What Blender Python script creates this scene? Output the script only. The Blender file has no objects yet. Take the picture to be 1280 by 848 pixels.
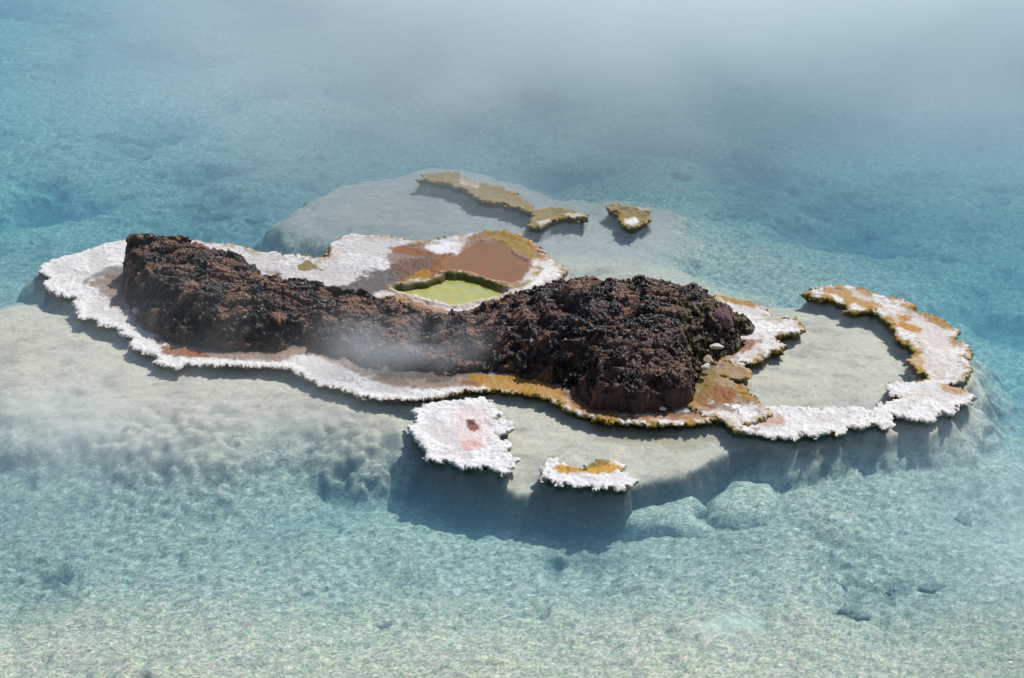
import bpy, math, random
import numpy as np
from mathutils import Vector

R = math.radians
scene = bpy.context.scene
COL = scene.collection

# ------------------------------------------------------------------ camera
CAM_H, PITCH, HFOV = 7.5, R(30.0), R(32.0)
W0, H0 = 1280.0, 848.0
F = (W0 / 2) / math.tan(HFOV / 2)
cam_d = bpy.data.cameras.new("camera")
cam = bpy.data.objects.new("camera", cam_d)
COL.objects.link(cam)
cam_d.sensor_width = 36.0
cam_d.angle = HFOV
cam_d.clip_end = 2000.0
cam.location = (0, 0, CAM_H)
cam.rotation_euler = (math.pi / 2 - PITCH, 0, 0)
scene.camera = cam

# ------------------------------------------------------------------ light
SUN_EL, SUN_AZ = 54.0, 40.0          # azimuth measured from +Y towards +X
world = bpy.data.worlds.new("World")
scene.world = world
world.use_nodes = True
nt = world.node_tree
bg = nt.nodes["Background"]
sky = nt.nodes.new("ShaderNodeTexSky")
sky.sky_type = 'NISHITA'
sky.sun_disc = False
sky.sun_elevation = R(SUN_EL)
sky.sun_rotation = R(SUN_AZ)
sky.air_density = 1.0
sky.dust_density = 1.5
nt.links.new(sky.outputs[0], bg.inputs[0])
bg.inputs[1].default_value = 0.112
sd = bpy.data.lights.new("sun", 'SUN')
sd.energy = 4.3
sd.angle = R(0.6)
sd.color = (1.0, 0.965, 0.92)
so = bpy.data.objects.new("sun", sd)
COL.objects.link(so)
sdir = Vector((math.sin(R(SUN_AZ)) * math.cos(R(SUN_EL)), math.cos(R(SUN_AZ)) * math.cos(R(SUN_EL)), math.sin(R(SUN_EL))))
so.rotation_euler = sdir.to_track_quat('Z', 'Y').to_euler()
so.location = (8, 20, 15)

scene.view_settings.view_transform = 'Standard'
scene.view_settings.look = 'None'
scene.view_settings.exposure = 0.0
scene.view_settings.gamma = 1.0
scene.view_settings.use_curve_mapping = False
scene.render.engine = 'CYCLES'
cy = scene.cycles
cy.use_denoising = True
cy.max_bounces = 8
cy.diffuse_bounces = 3
cy.glossy_bounces = 2
cy.volume_bounces = 6
cy.transparent_max_bounces = 16
cy.caustics_reflective = False
cy.caustics_refractive = False
cy.sample_clamp_indirect = 6

# ------------------------------------------------------------------ helpers
CP, SP = math.cos(PITCH), math.sin(PITCH)


def at(px, py, z=0.0):
    """point of the place seen at a photograph pixel, at height z"""
    u = (px - W0 / 2) / F
    v = (H0 / 2 - py) / F
    dx, dy, dz = u, CP + v * SP, -SP + v * CP
    t = (z - CAM_H) / dz
    return (dx * t, dy * t, z)


def poly(pts, z=0.0):
    return np.array([at(p[0], p[1], p[2] if len(p) > 2 else z)[:2] for p in pts])


def smooth(P, n=1):
    for _ in range(n):
        Q = np.roll(P, -1, 0)
        P = np.stack([.75 * P + .25 * Q, .25 * P + .75 * Q], 1).reshape(-1, 2)
    return P


def _hash(ix, iy, iz, seed):
    h = (ix.astype(np.int64) * 374761393 + iy.astype(np.int64) * 668265263 + iz.astype(np.int64) * 2147483647 + seed * 144269504) & 0xffffffff
    h = ((h ^ (h >> 13)) * 1274126177) & 0xffffffff
    h = ((h ^ (h >> 16)) * 2246822519) & 0xffffffff
    return (h ^ (h >> 15)) & 0xffffffff


def vnoise(x, y, z=None, seed=0):
    """smooth gradient noise, about -1..1"""
    x = np.asarray(x, float); y = np.asarray(y, float)
    z = np.zeros_like(x) if z is None else z + 0 * x
    i, j, k = np.floor(x), np.floor(y), np.floor(z)
    fx, fy, fz = x - i, y - j, z - k
    ux, uy, uz = (f * f * f * (f * (f * 6 - 15) + 10) for f in (fx, fy, fz))
    out = 0
    for a in (0, 1):
        for b in (0, 1):
            for c in ((0, 1) if np.any(fz) else (0,)):
                h = _hash(i + a, j + b, k + c, seed)
                th = (h & 0xffff) / 65535.0 * 2 * np.pi
                cz = ((h >> 16) & 0xffff) / 65535.0 * 2 - 1
                r = np.sqrt(1 - cz * cz)
                g = np.cos(th) * r * (fx - a) + np.sin(th) * r * (fy - b) + cz * (fz - c)
                w = (ux if a else 1 - ux) * (uy if b else 1 - uy) * ((uz if c else 1 - uz))
                out = out + g * w
    return out * 1.6


def fbm(x, y, z=None, scale=1.0, octv=4, seed=0, gain=0.5, ridged=False):
    o, a, t = 0, 1.0, 0.0
    x = x / scale; y = y / scale
    if z is not None:
        z = z / scale
    for q in range(octv):
        n = vnoise(x + q * 17.3, y - q * 9.1, None if z is None else z + q * 3.7, seed + q * 31)
        if ridged:
            n = 1 - 2 * np.abs(n)
        o = o + a * n; t += a; a *= gain
        x = x * 2.03; y = y * 2.03
        if z is not None:
            z = z * 2.03
    return o / t


def worley(x, y, scale, seed=0, jit=0.9):
    """(distance to nearest feature, second, cell id 0..1), in cells"""
    x = x / scale; y = y / scale
    i, j = np.floor(x), np.floor(y)
    f1 = np.full(x.shape, 9.0); f2 = np.full(x.shape, 9.0); idn = np.zeros(x.shape)
    for a in (-1, 0, 1):
        for b in (-1, 0, 1):
            h = _hash(i + a, j + b, i * 0, seed)
            px = i + a + 0.5 + jit * ((h & 0xffff) / 65535.0 - 0.5)
            py = j + b + 0.5 + jit * (((h >> 16) & 0xffff) / 65535.0 - 0.5)
            d = np.hypot(px - x, py - y)
            nearer = d < f1
            f2 = np.where(nearer, f1, np.minimum(f2, d))
            idn = np.where(nearer, ((h >> 8) & 0xffff) / 65535.0, idn)
            f1 = np.where(nearer, d, f1)
    return f1, f2, idn


def facets(x, y, scale, seed):
    """tilted flat blocks: (height, closeness to a crack)"""
    x = x / scale; y = y / scale
    i, j = np.floor(x), np.floor(y)
    f1 = np.full(x.shape, 9.0); f2 = np.full(x.shape, 9.0); hh = np.zeros(x.shape)
    for a in (-1, 0, 1):
        for b in (-1, 0, 1):
            h = _hash(i + a, j + b, i * 0, seed); g = _hash(i + a, j + b, i * 0, seed + 77)
            dx = x - (i + a + 0.5 + .95 * ((h & 0xffff) / 65535.0 - 0.5)); dy = y - (j + b + 0.5 + .95 * (((h >> 16) & 0xffff) / 65535.0 - 0.5))
            d = np.hypot(dx, dy)
            v = (((g >> 16) & 0xff) / 255.0 - .5) + .9 * ((g & 0xff) / 255.0 - .5) * dx + .9 * (((g >> 8) & 0xff) / 255.0 - .5) * dy
            nearer = d < f1
            f2 = np.where(nearer, f1, np.minimum(f2, d)); hh = np.where(nearer, v, hh); f1 = np.where(nearer, d, f1)
    return hh, np.exp(-((f2 - f1) / .10) ** 2)


def dome(x, y, scale, seed=0, jit=0.9):
    f1, f2, i = worley(x, y, scale, seed, jit)
    return np.sqrt(np.clip(1 - (f1 / 0.75) ** 2, 0, 1)), i


def sdf(X, Y, P):
    """signed distance to a closed outline, negative inside"""
    d = np.full(X.shape, 1e9); inside = np.zeros(X.shape, bool)
    n = len(P)
    for k in range(n):
        ax, ay = P[k]; bx, by = P[(k + 1) % n]
        ex, ey = bx - ax, by - ay
        wx, wy = X - ax, Y - ay
        t = np.clip((wx * ex + wy * ey) / (ex * ex + ey * ey + 1e-12), 0, 1)
        d = np.minimum(d, (wx - ex * t) ** 2 + (wy - ey * t) ** 2)
        if ay != by:
            c = ((ay > Y) != (by > Y)) & (X < ex * (Y - ay) / ey + ax)
            inside ^= c
    d = np.sqrt(d)
    return np.where(inside, -d, d)


def sst(e0, e1, x):
    t = np.clip((x - e0) / (e1 - e0), 0, 1)
    return t * t * (3 - 2 * t)


def rbf(ctrl, X, Y, smooth=0.0):
    c = np.array(ctrl, float)
    A = np.hypot(c[:, None, 0] - c[None, :, 0], c[:, None, 1] - c[None, :, 1]) - smooth * np.eye(len(c))
    n = len(c)
    M = np.zeros((n + 1, n + 1)); M[:n, :n] = A; M[:n, n] = 1; M[n, :n] = 1
    w = np.linalg.solve(M, np.append(c[:, 2], 0))
    out = np.full(X.shape, w[n])
    for k in range(n):
        out += w[k] * np.hypot(X - c[k, 0], Y - c[k, 1])
    return out


def mixc(c, col, m):
    """blend an (.., 4) colour field towards col by mask m"""
    col = np.array(col if len(col) == 4 else tuple(col) + (None,), dtype=object)
    for q in range(4):
        if col[q] is not None:
            c[..., q] = c[..., q] * (1 - m) + float(col[q]) * m
    return c


def grid_mesh(name, X, Y, Z, C, mask, mat, parent=None):
    """link the masked cells of a vertex grid as one smooth mesh with a colour attribute"""
    ny, nx = X.shape
    f = mask
    if not f.any():
        return None
    idx = np.arange(nx * ny).reshape(ny, nx)
    a = idx[:-1, :-1][f]; b = idx[:-1, 1:][f]; c = idx[1:, 1:][f]; d = idx[1:, :-1][f]
    q = np.stack([a, b, c, d], 1)
    used, inv = np.unique(q.ravel(), return_inverse=True)
    co = np.stack([X.ravel()[used], Y.ravel()[used], Z.ravel()[used]], 1).astype(np.float32)
    me = bpy.data.meshes.new(name)
    nf = len(q)
    me.vertices.add(len(used)); me.vertices.foreach_set("co", co.ravel())
    me.loops.add(nf * 4); me.loops.foreach_set("vertex_index", inv.astype(np.int32))
    me.polygons.add(nf)
    me.polygons.foreach_set("loop_start", np.arange(0, nf * 4, 4, dtype=np.int32))
    me.polygons.foreach_set("loop_total", np.full(nf, 4, dtype=np.int32))
    me.update(calc_edges=True)
    me.polygons.foreach_set("use_smooth", np.ones(nf, bool))
    if C is not None:
        at_ = me.color_attributes.new("Col", 'FLOAT_COLOR', 'POINT')
        at_.data.foreach_set("color", C.reshape(-1, 4)[used].astype(np.float32).ravel())
    me.materials.append(mat)
    o = bpy.data.objects.new(name, me)
    COL.objects.link(o)
    if parent is not None:
        o.parent = parent
        o.matrix_parent_inverse = parent.matrix_world.inverted()
        bpy.context.view_layer.update()
    return o


def tri_mesh(name, V, Fs, mat, parent=None, C=None, smooth=True):
    me = bpy.data.meshes.new(name)
    me.from_pydata([tuple(v) for v in V], [], [tuple(f) for f in Fs])
    me.update()
    if smooth:
        me.polygons.foreach_set("use_smooth", np.ones(len(me.polygons), bool))
    if C is not None:
        at_ = me.color_attributes.new("Col", 'FLOAT_COLOR', 'POINT')
        at_.data.foreach_set("color", np.asarray(C, np.float32).ravel())
    me.materials.append(mat)
    o = bpy.data.objects.new(name, me)
    COL.objects.link(o)
    if parent is not None:
        o.parent = parent
        o.matrix_parent_inverse = parent.matrix_world.inverted()
    return o


def tag(o, label=None, cat=None, group=None, kind=None):
    if label: o["label"] = label
    if cat: o["category"] = cat
    if group: o["group"] = group
    if kind: o["kind"] = kind
    return o


def thing(name, loc, label, cat, group=None):
    e = bpy.data.objects.new(name, None)
    COL.objects.link(e)
    e.location = loc
    e.empty_display_size = 0.2
    bpy.context.view_layer.update()
    return tag(e, label, cat, group)


# ------------------------------------------------------------------ materials
def surf_mat(name, fine=0.02, bump=0.4, var=0.25, spec=0.35, dist=0.01, fine2=None, voro=False):
    """painted-attribute colour, times fine grain, with grain bump; attribute alpha is the roughness"""
    m = bpy.data.materials.new(name); m.use_nodes = True
    t = m.node_tree; p = t.nodes["Principled BSDF"]
    a = t.nodes.new("ShaderNodeAttribute"); a.attribute_name = "Col"
    g = t.nodes.new("ShaderNodeNewGeometry")
    n = t.nodes.new("ShaderNodeTexNoise"); n.inputs["Scale"].default_value = 1 / fine
    n.inputs["Detail"].default_value = 5; n.inputs["Roughness"].default_value = 0.65
    t.links.new(g.outputs["Position"], n.inputs["Vector"])
    mr = t.nodes.new("ShaderNodeMapRange")
    mr.inputs["From Min"].default_value = 0.3; mr.inputs["From Max"].default_value = 0.7
    mr.inputs["To Min"].default_value = 1 - var; mr.inputs["To Max"].default_value = 1 + var
    t.links.new(n.outputs["Fac"], mr.inputs["Value"])
    mx = t.nodes.new("ShaderNodeVectorMath"); mx.operation = 'SCALE'
    t.links.new(a.outputs["Color"], mx.inputs[0]); t.links.new(mr.outputs[0], mx.inputs["Scale"])
    t.links.new(mx.outputs[0], p.inputs["Base Color"])
    t.links.new(a.outputs["Alpha"], p.inputs["Roughness"])
    p.inputs["Specular IOR Level"].default_value = spec
    b = t.nodes.new("ShaderNodeBump"); b.inputs["Strength"].default_value = bump; b.inputs["Distance"].default_value = dist
    src = n.outputs["Fac"]
    if voro:
        v = t.nodes.new("ShaderNodeTexVoronoi"); v.inputs["Scale"].default_value = 1 / (fine * 1.3)
        t.links.new(g.outputs["Position"], v.inputs["Vector"])
        ad = t.nodes.new("ShaderNodeMath"); ad.operation = 'SUBTRACT'
        t.links.new(n.outputs["Fac"], ad.inputs[0]); t.links.new(v.outputs["Distance"], ad.inputs[1])
        src = ad.outputs[0]
    t.links.new(src, b.inputs["Height"]); t.links.new(b.outputs[0], p.inputs["Normal"])
    return m


M_SINTER = surf_mat("sinter", 0.02, 0.7, 0.16, 0.3, 0.010)
M_ALGAE = surf_mat("algae", 0.012, 0.6, 0.35, 0.3, 0.01)
M_ROCK = surf_mat("lava_rock", 0.02, 0.9, 0.45, 0.5, 0.015, voro=True)
M_BED = surf_mat("bed", 0.035, 0.5, 0.14, 0.1, 0.010)


def add_gravel_sparkle(m):
    """a gravelly mosaic of pale, dark and tinted grains, caustic sparkle painted in, on top of the bed colour"""
    t = m.node_tree; p = t.nodes["Principled BSDF"]
    src = p.inputs["Base Color"].links[0].from_socket
    a = [n for n in t.nodes if n.type == 'ATTRIBUTE'][0]
    g = t.nodes.new("ShaderNodeNewGeometry")
    mp = t.nodes.new("ShaderNodeMapping"); mp.inputs["Scale"].default_value = (.75, 1, 1)
    t.links.new(g.outputs["Position"], mp.inputs[0])
    w = t.nodes.new("ShaderNodeTexNoise"); w.inputs["Scale"].default_value = 14
    t.links.new(mp.outputs[0], w.inputs["Vector"])
    ad = t.nodes.new("ShaderNodeVectorMath"); ad.operation = 'MULTIPLY_ADD'
    t.links.new(w.outputs["Color"], ad.inputs[0]); ad.inputs[1].default_value = (.06, .06, 0); t.links.new(mp.outputs[0], ad.inputs[2])
    last = src
    for sc_, lo, hi in ((38, .72, 1.28), (95, .50, 1.46)):  # bright and dark grains also stand in for caustic sparkle
        v = t.nodes.new("ShaderNodeTexVoronoi"); v.inputs["Scale"].default_value = sc_
        t.links.new(ad.outputs[0], v.inputs["Vector"])
        hs = t.nodes.new("ShaderNodeMapRange"); hs.data_type = 'FLOAT_VECTOR'
        hs.inputs[9].default_value = (lo, lo, lo); hs.inputs[10].default_value = (hi, hi, hi)
        bw = t.nodes.new("ShaderNodeMix"); bw.data_type = 'RGBA'; bw.inputs[0].default_value = .75
        sp = t.nodes.new("ShaderNodeSeparateColor"); t.links.new(v.outputs["Color"], sp.inputs[0])
        cb = t.nodes.new("ShaderNodeCombineColor")
        for q in range(3): t.links.new(sp.outputs[0], cb.inputs[q])
        t.links.new(v.outputs["Color"], bw.inputs[6]); t.links.new(cb.outputs[0], bw.inputs[7])
        t.links.new(bw.outputs[2], hs.inputs[6])
        mu = t.nodes.new("ShaderNodeVectorMath"); mu.operation = 'MULTIPLY'
        t.links.new(last, mu.inputs[0]); t.links.new(hs.outputs[1], mu.inputs[1])
        last = mu.outputs[0]
    # smooth silt (flagged by low roughness in the attribute) hides the gravel
    mr = t.nodes.new("ShaderNodeMapRange"); mr.inputs["From Min"].default_value = .5; mr.inputs["From Max"].default_value = .95
    t.links.new(a.outputs["Alpha"], mr.inputs["Value"])
    fin = t.nodes.new("ShaderNodeMix"); fin.data_type = 'RGBA'
    t.links.new(mr.outputs[0], fin.inputs[0]); t.links.new(src, fin.inputs[6]); t.links.new(last, fin.inputs[7])
    t.links.new(fin.outputs[2], p.inputs["Base Color"])


add_gravel_sparkle(M_BED)
M_POOL = surf_mat("mineral_pool", 0.08, 0.05, 0.12, 0.6, 0.004)


def water_material():
    m = bpy.data.materials.new("water"); m.use_nodes = True
    t = m.node_tree; t.nodes.clear()
    out = t.nodes.new("ShaderNodeOutputMaterial")
    tr = t.nodes.new("ShaderNodeBsdfTransparent")
    gl = t.nodes.new("ShaderNodeBsdfGlossy"); gl.inputs["Roughness"].default_value = 0.13
    fr = t.nodes.new("ShaderNodeFresnel"); fr.inputs["IOR"].default_value = 1.33
    mix = t.nodes.new("ShaderNodeMixShader")
    g = t.nodes.new("ShaderNodeNewGeometry")
    mp = t.nodes.new("ShaderNodeMapping"); mp.inputs["Scale"].default_value = (0.32, 1.0, 1.0)
    mp.inputs["Rotation"].default_value = (0, 0, R(8))
    t.links.new(g.outputs["Position"], mp.inputs[0])
    n1 = t.nodes.new("ShaderNodeTexNoise"); n1.inputs["Scale"].default_value = 9; n1.inputs["Detail"].default_value = 3
    n1.inputs["Distortion"].default_value = 0.6
    n2 = t.nodes.new("ShaderNodeTexNoise"); n2.inputs["Scale"].default_value = 1.3; n2.inputs["Detail"].default_value = 2
    t.links.new(mp.outputs[0], n1.inputs["Vector"]); t.links.new(mp.outputs[0], n2.inputs["Vector"])
    s = t.nodes.new("ShaderNodeMath"); s.operation = 'MULTIPLY_ADD'
    t.links.new(n2.outputs["Fac"], s.inputs[0]); s.inputs[1].default_value = 2.0; t.links.new(n1.outputs["Fac"], s.inputs[2])
    b = t.nodes.new("ShaderNodeBump"); b.inputs["Strength"].default_value = 1.0; b.inputs["Distance"].default_value = 0.013
    t.links.new(s.outputs[0], b.inputs["Height"])
    t.links.new(b.outputs[0], gl.inputs["Normal"]); t.links.new(b.outputs[0], fr.inputs["Normal"])
    t.links.new(fr.outputs[0], mix.inputs[0]); t.links.new(tr.outputs[0], mix.inputs[1]); t.links.new(gl.outputs[0], mix.inputs[2])
    t.links.new(mix.outputs[0], out.inputs["Surface"])
    ab = t.nodes.new("ShaderNodeVolumeAbsorption")
    ab.inputs["Color"].default_value = (0.20, 0.80, 0.93, 1); ab.inputs["Density"].default_value = 0.88
    sc = t.nodes.new("ShaderNodeVolumeScatter")
    sc.inputs["Color"].default_value = (0.34, 0.68, 1.0, 1); sc.inputs["Density"].default_value = 0.40
    sc.inputs["Anisotropy"].default_value = 0.2
    ad = t.nodes.new("ShaderNodeAddShader")
    t.links.new(ab.outputs[0], ad.inputs[0]); t.links.new(sc.outputs[0], ad.inputs[1])
    t.links.new(ad.outputs[0], out.inputs["Volume"])
    return m


M_WATER = water_material()

# ------------------------------------------------------------------ outlines (photograph pixels, laid out on the water plane)
FRONT = [(152,303),(128,307),(105,315),(75,324),(47,333),(52,342),(60,350),(55,358),(62,366),(78,371),(95,374),(91,383),(98,390),(96,399),
         (118,399),(125,408),(150,412),(152,420),(166,424),(162,430),(168,438),(192,444),(200,452),(193,455),(212,461),(224,462),(229,456),
         (240,457),(290,459),(340,460),(365,462),(378,472),(400,482),(425,487),(450,497),(470,499),(500,501),(540,500),(560,496),(580,490),
         (600,491),(625,488),(640,492),(662,494),(690,501),(715,516),(735,524),(760,529),(800,532),(850,533),(870,530),(890,527),(904,526),
         (906,518),(890,500),(860,480),(700,455),(600,430),(400,410),(250,400),(205,350),(190,325)]
RIGHT = [(895,370),(916,374),(942,380),(957,387),(966,396),(994,401),(1007,411),(1001,418),(983,420),(965,422),(970,428),(981,434),(978,440),
         (963,440),(958,449),(942,454),(918,455),(905,454),(926,456),(939,465),(937,472),(922,475),(904,471),(914,478),(931,485),(933,494),
         (946,503),(957,511),(965,520),(920,540),(900,524),(870,515),(840,490),(850,440),(880,400)]
RING = [(903,507),(926,506),(957,510),(981,509),(994,509),(1025,513),(1064,511),(1095,512),(1105,508),(1096,506),(1116,502),(1129,497),
        (1116,496),(1108,487),(1113,478),(1136,479),(1152,478),(1157,470),(1147,465),(1134,452),(1142,444),(1139,433),(1121,428),(1118,415),
        (1108,401),(1090,389),(1069,392),(1056,389),(1058,383),(1048,379),(1033,374),(1020,376),(1004,368),(1012,365),(1035,359),(1059,358),(1082,363),
        (1100,371),(1126,376),(1142,384),(1142,391),(1168,397),(1186,406),(1197,418),(1194,427),(1207,431),(1216,441),(1210,452),(1214,467),
        (1204,475),(1191,481),(1181,482),(1199,488),(1217,496),(1212,506),(1195,509),(1194,519),(1181,517),(1168,522),(1162,529),(1142,526),
        (1113,519),(1117,532),(1105,536),(1090,532),(1074,537),(1059,533),(1051,545),(1033,540),(1017,548),(1002,542),(991,550),(960,546),
        (930,542),(918,532),(924,522),(918,514)]
BACK = [(225,296),(250,298),(272,303),(292,303),(308,308),(319,312),(342,313),(355,317),(378,319),(393,325),(410,321),(414,304),(428,297),
        (444,294),(480,296),(501,300),(527,304),(548,300),(568,296),(600,291),(631,290),(650,296),(666,304),(684,322),(708,338),(702,347),
        (690,365),(650,400),(600,412),(520,402),(440,388),(350,375),(280,340)]
ROUND = [(512,536),(521,529),(516,517),(534,505),(560,502),(586,501),(604,497),(614,507),(626,518),(617,526),(638,530),(639,539),(619,546),
         (638,556),(633,567),(645,574),(640,585),(630,594),(614,585),(593,585),(575,586),(562,578),(534,576),(531,562),(521,549)]
YELL = [(676,585),(684,576),(695,575),(702,583),(728,588),(734,583),(749,577),(770,579),(781,584),(779,591),(794,603),(780,612),(741,611),
        (715,607),(692,605),(679,600)]
FAR1 = [(519,227),(524,219),(555,216),(576,217),(584,225),(610,231),(644,241),(660,252),(668,262),(694,260),(728,266),(737,271),(736,277),
        (710,275),(689,281),(679,289),(658,287),(655,278),(664,272),(645,262),(625,258),(596,254),(588,247),(576,240),(561,232),(542,230)]
FAR2 = [(756,260),(772,256),(788,261),(811,263),(812,270),(816,277),(803,283),(793,289),(780,285),(770,278),(772,270)]
ORANGE_P = [(556,327),(575,313),(587,305),(610,299),(631,300),(641,314),(668,332),(656,348),(640,358),(619,353),(590,344),(566,338),(548,332)]
GREEN_P = [(558,345),(589,350),(625,362),(639,367),(629,374),(600,380),(571,389),(548,383),(522,376),(493,367),(490,362),(522,360),(550,353)]

# ------------------------------------------------------------------ pool bed
SHELF_MID = [(500,470),(520,520),(560,560),(600,590),(628,605),(645,614),(668,608),(690,606),(720,612),(760,608),(800,602),(838,592),(868,580),(896,566),
             (930,560),(966,556),(968,548),(930,520),(860,490),(700,460)]
PLATE = [(352,272),(372,258),(398,240),(430,226),(500,212),(560,203),(620,216),(680,238),(740,250),(790,246),(835,260),(845,290),(830,325),(880,350),(960,380),(1000,420),(1150,440),
         (1150,520),(960,520),(760,430),(660,380),(560,330),(500,310),(470,300),(430,290),(380,292)]


LEFTS = [(-60,400),(60,385),(110,400),(200,440),(480,480),(540,500),(510,550),(470,560),(420,548),(330,545),(250,560),(150,560),(70,535),(-60,520)]
BASIN = [(960,378),(1010,375),(1060,392),(1110,405),(1150,440),(1165,480),(1120,520),(960,530),(880,500),(900,440)]
TRENCH = [(480,545,-.15),(500,575,-.5),(510,615,-.65),(550,636,-.7),(562,660,-.75),(600,664,-.75),(640,655,-.75),(665,668,-.75),(720,655,-.7),(790,640,-.65),(850,618,-.6),(890,600,-.6),
          (930,584,-.6),(985,572,-.6),(1020,556,-.3),(990,553,-.1),(966,560,-.1),(900,568,-.1),(870,583,-.1),(838,595,-.1),(800,606,-.1),(720,615,-.1),(668,611,-.1),
          (640,618,-.1),(622,606,-.1),(590,590,-.1),(545,560,-.1),(515,520,-.1)]
HOLLOW = [(340,300,-.5),(350,270,-.5),(368,285,-.2),(390,298,-.15),(430,296,-.15),(470,303,-.15),(425,312,-.1),(400,325,-.1),(370,318,-.1)]


def build_bed():
    def axis(lo, hi, step, far):
        core = np.arange(lo, hi + 1e-6, step)
        out = [step]
        while sum(out) < far:
            out.append(out[-1] * 1.35)
        e = np.cumsum(out)
        return np.concatenate([(lo - e)[::-1], core, hi + e])
    xs = axis(-7.6, 7.6, 0.021, 260); ys = axis(7.6, 23.0, 0.023, 260)
    X, Y = np.meshgrid(xs, ys)
    zc = lambda d: d if d < .15 else .15 + (d - .15) * .45
    C0 = []
    for px, py, d in [(0,860,.34),(320,860,.32),(640,860,.34),(960,860,.36),(1280,860,.42),(0,780,.46),(320,780,.46),(640,780,.48),(960,780,.46),(1280,780,.5),
                      (0,690,.6),(200,690,.6),(400,690,.62),(560,690,.66),(680,690,.68),(800,690,.62),(960,690,.58),(1120,690,.6),(1280,690,.62),
                      (60,620,.62),(200,600,.5),(330,620,.6),(430,600,.72),(520,650,.75),(620,650,.95),(700,655,1.0),(780,650,.9),(520,600,1.2),(580,615,1.5),
                      (640,640,1.4),(740,640,1.2),(850,620,1.0),(940,590,1.0),(1000,620,.5),(1060,585,.45),(1060,560,.4),(1150,560,.55),(1250,560,.8),(1150,620,.62),(1280,620,.66),
                      (20,520,.55),(60,460,.36),(120,540,.3),(200,520,.16),(300,500,.12),(420,520,.14),(470,540,.25),(480,570,.7),(340,560,.34),(420,565,.42),(240,560,.36),(90,410,.32),(150,440,.2),
                      (40,380,.7),(20,330,.95),(150,470,.14),(250,470,.12),(350,475,.12),(0,430,.5),
                      (100,280,1.1),(230,270,1.15),(330,280,1.1),(395,300,1.3),(340,300,1.2),(300,235,.85),(200,230,1.0),(360,220,1.0),(60,220,1.0),(150,150,1.0),
                      (300,150,.9),(450,180,1.1),(420,100,.7),(560,110,.75),(0,100,1.1),(200,60,1.1),(640,190,1.2),(760,180,1.0),(860,200,.9),(900,150,1.3),
                      (1000,200,1.4),(1100,240,1.5),(1050,290,1.5),(1150,320,1.4),(1240,280,1.3),(980,290,1.0),(900,300,.6),(860,280,.7),(960,330,.5),
                      (1040,340,.75),(1100,350,.95),(1240,380,1.2),(1250,440,1.2),(1270,500,1.1),(600,30,1.2),(900,40,1.3),(1200,60,1.5),(1280,160,1.5),
                      (1280,340,1.3),(1100,140,1.5),(800,80,1.2)]:
        d = zc(d)
        x, y, _ = at(px, py, -d)
        C0.append((x, y, -d))
    for a in range(0, 360, 30):
        C0.append((30 * math.cos(R(a)), 15 + 30 * math.sin(R(a)), -.8))
    Z = rbf(C0, X, Y, 0.02)
    n1 = fbm(X, Y, None, 1.1, 5, 3)
    warp = fbm(X, Y, None, 0.5, 4, 8) * 0.16 + fbm(X, Y, None, 0.12, 3, 9) * 0.035
    # the deep channel below the brink, and the dark hollow behind the ridge
    for P, bot in ((TRENCH, -.52), (HOLLOW, -.55)):
        s = sdf(X, Y, poly([(p[0], p[1], -zc(-p[2])) for p in P])) + warp * .7
        m = 1 - sst(-.16, .02, s)
        Z = Z * (1 - m) + np.minimum(Z, bot + .08 * n1) * m
    # shelves just under the surface with a sharp brink
    for P, dep, soft, am in ((poly(LEFTS, -.15), .045, .45, 2.2), (poly(PLATE, -.09), .085, .50, 1.5), (poly(BASIN, -.06), .045, .10, .8), (poly(SHELF_MID, -.06), .045, .11, .7)):
        s = sdf(X, Y, P) + warp * am
        m = 1 - sst(-soft * .2, soft, s)
        top = -dep - 0.03 * (0.5 + 0.5 * fbm(X, Y, None, .35, 3, int(dep * 1000))) - .04 * sst(-.4, .0, s) * (soft > .05)
        Z = Z * (1 - m) + np.maximum(top, Z) * m
    # aprons carrying the sinter crusts
    for P, dep in ((FRONT, .16), (BACK, .2), (RING, .2), (RIGHT, .14), (YELL, .1), (FAR1, .2), (FAR2, .25), (ROUND, .12)):
        s = sdf(X, Y, poly(P, 0)) + warp * .3
        wd_ = .02 if (P is ROUND or P is YELL or P is FAR1 or P is FAR2) else .08
        m = 1 - sst(-0.03, wd_, s)
        Z = Z * (1 - m) + np.maximum(Z, -.035 - .03 * sst(-.05, wd_, s)) * m
        if wd_ > .05:                                            # a rubble shoulder slopes down from the lip
            s_ = s + .6 * warp
            Z = np.maximum(Z, -.07 - .95 * np.clip(s_, 0, None) ** .85)
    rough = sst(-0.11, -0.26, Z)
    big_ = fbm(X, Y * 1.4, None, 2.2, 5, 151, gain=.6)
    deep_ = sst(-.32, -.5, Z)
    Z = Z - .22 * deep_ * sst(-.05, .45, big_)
    d1, i1 = dome(X + .05 * n1, Y, 0.17, 5)
    d2, i2 = dome(X, Y, 0.075, 6)
    rid = fbm(X, Y, None, .5, 4, 77, ridged=True)
    cl = sst(-0.1, .35, fbm(X, Y, None, 1.7, 3, 50))
    Z = Z + rough * (0.07 * n1 * sst(-.2, -.35, Z) + 0.030 * cl * d1 + 0.018 * d2 + 0.022 * (rid - .3) + .012 * fbm(X, Y, None, .06, 2, 51)) + (1 - rough) * (0.008 * fbm(X, Y * 1.5, None, .22, 5, 14, gain=.6) - .008 * sst(.35, .6, fbm(X, Y * 2, None, .3, 4, 15, ridged=True)))
    pit = sst(.34, .62, fbm(X, Y, None, 0.55, 3, 90))
    Z = Z - 0.10 * pit * rough
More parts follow.
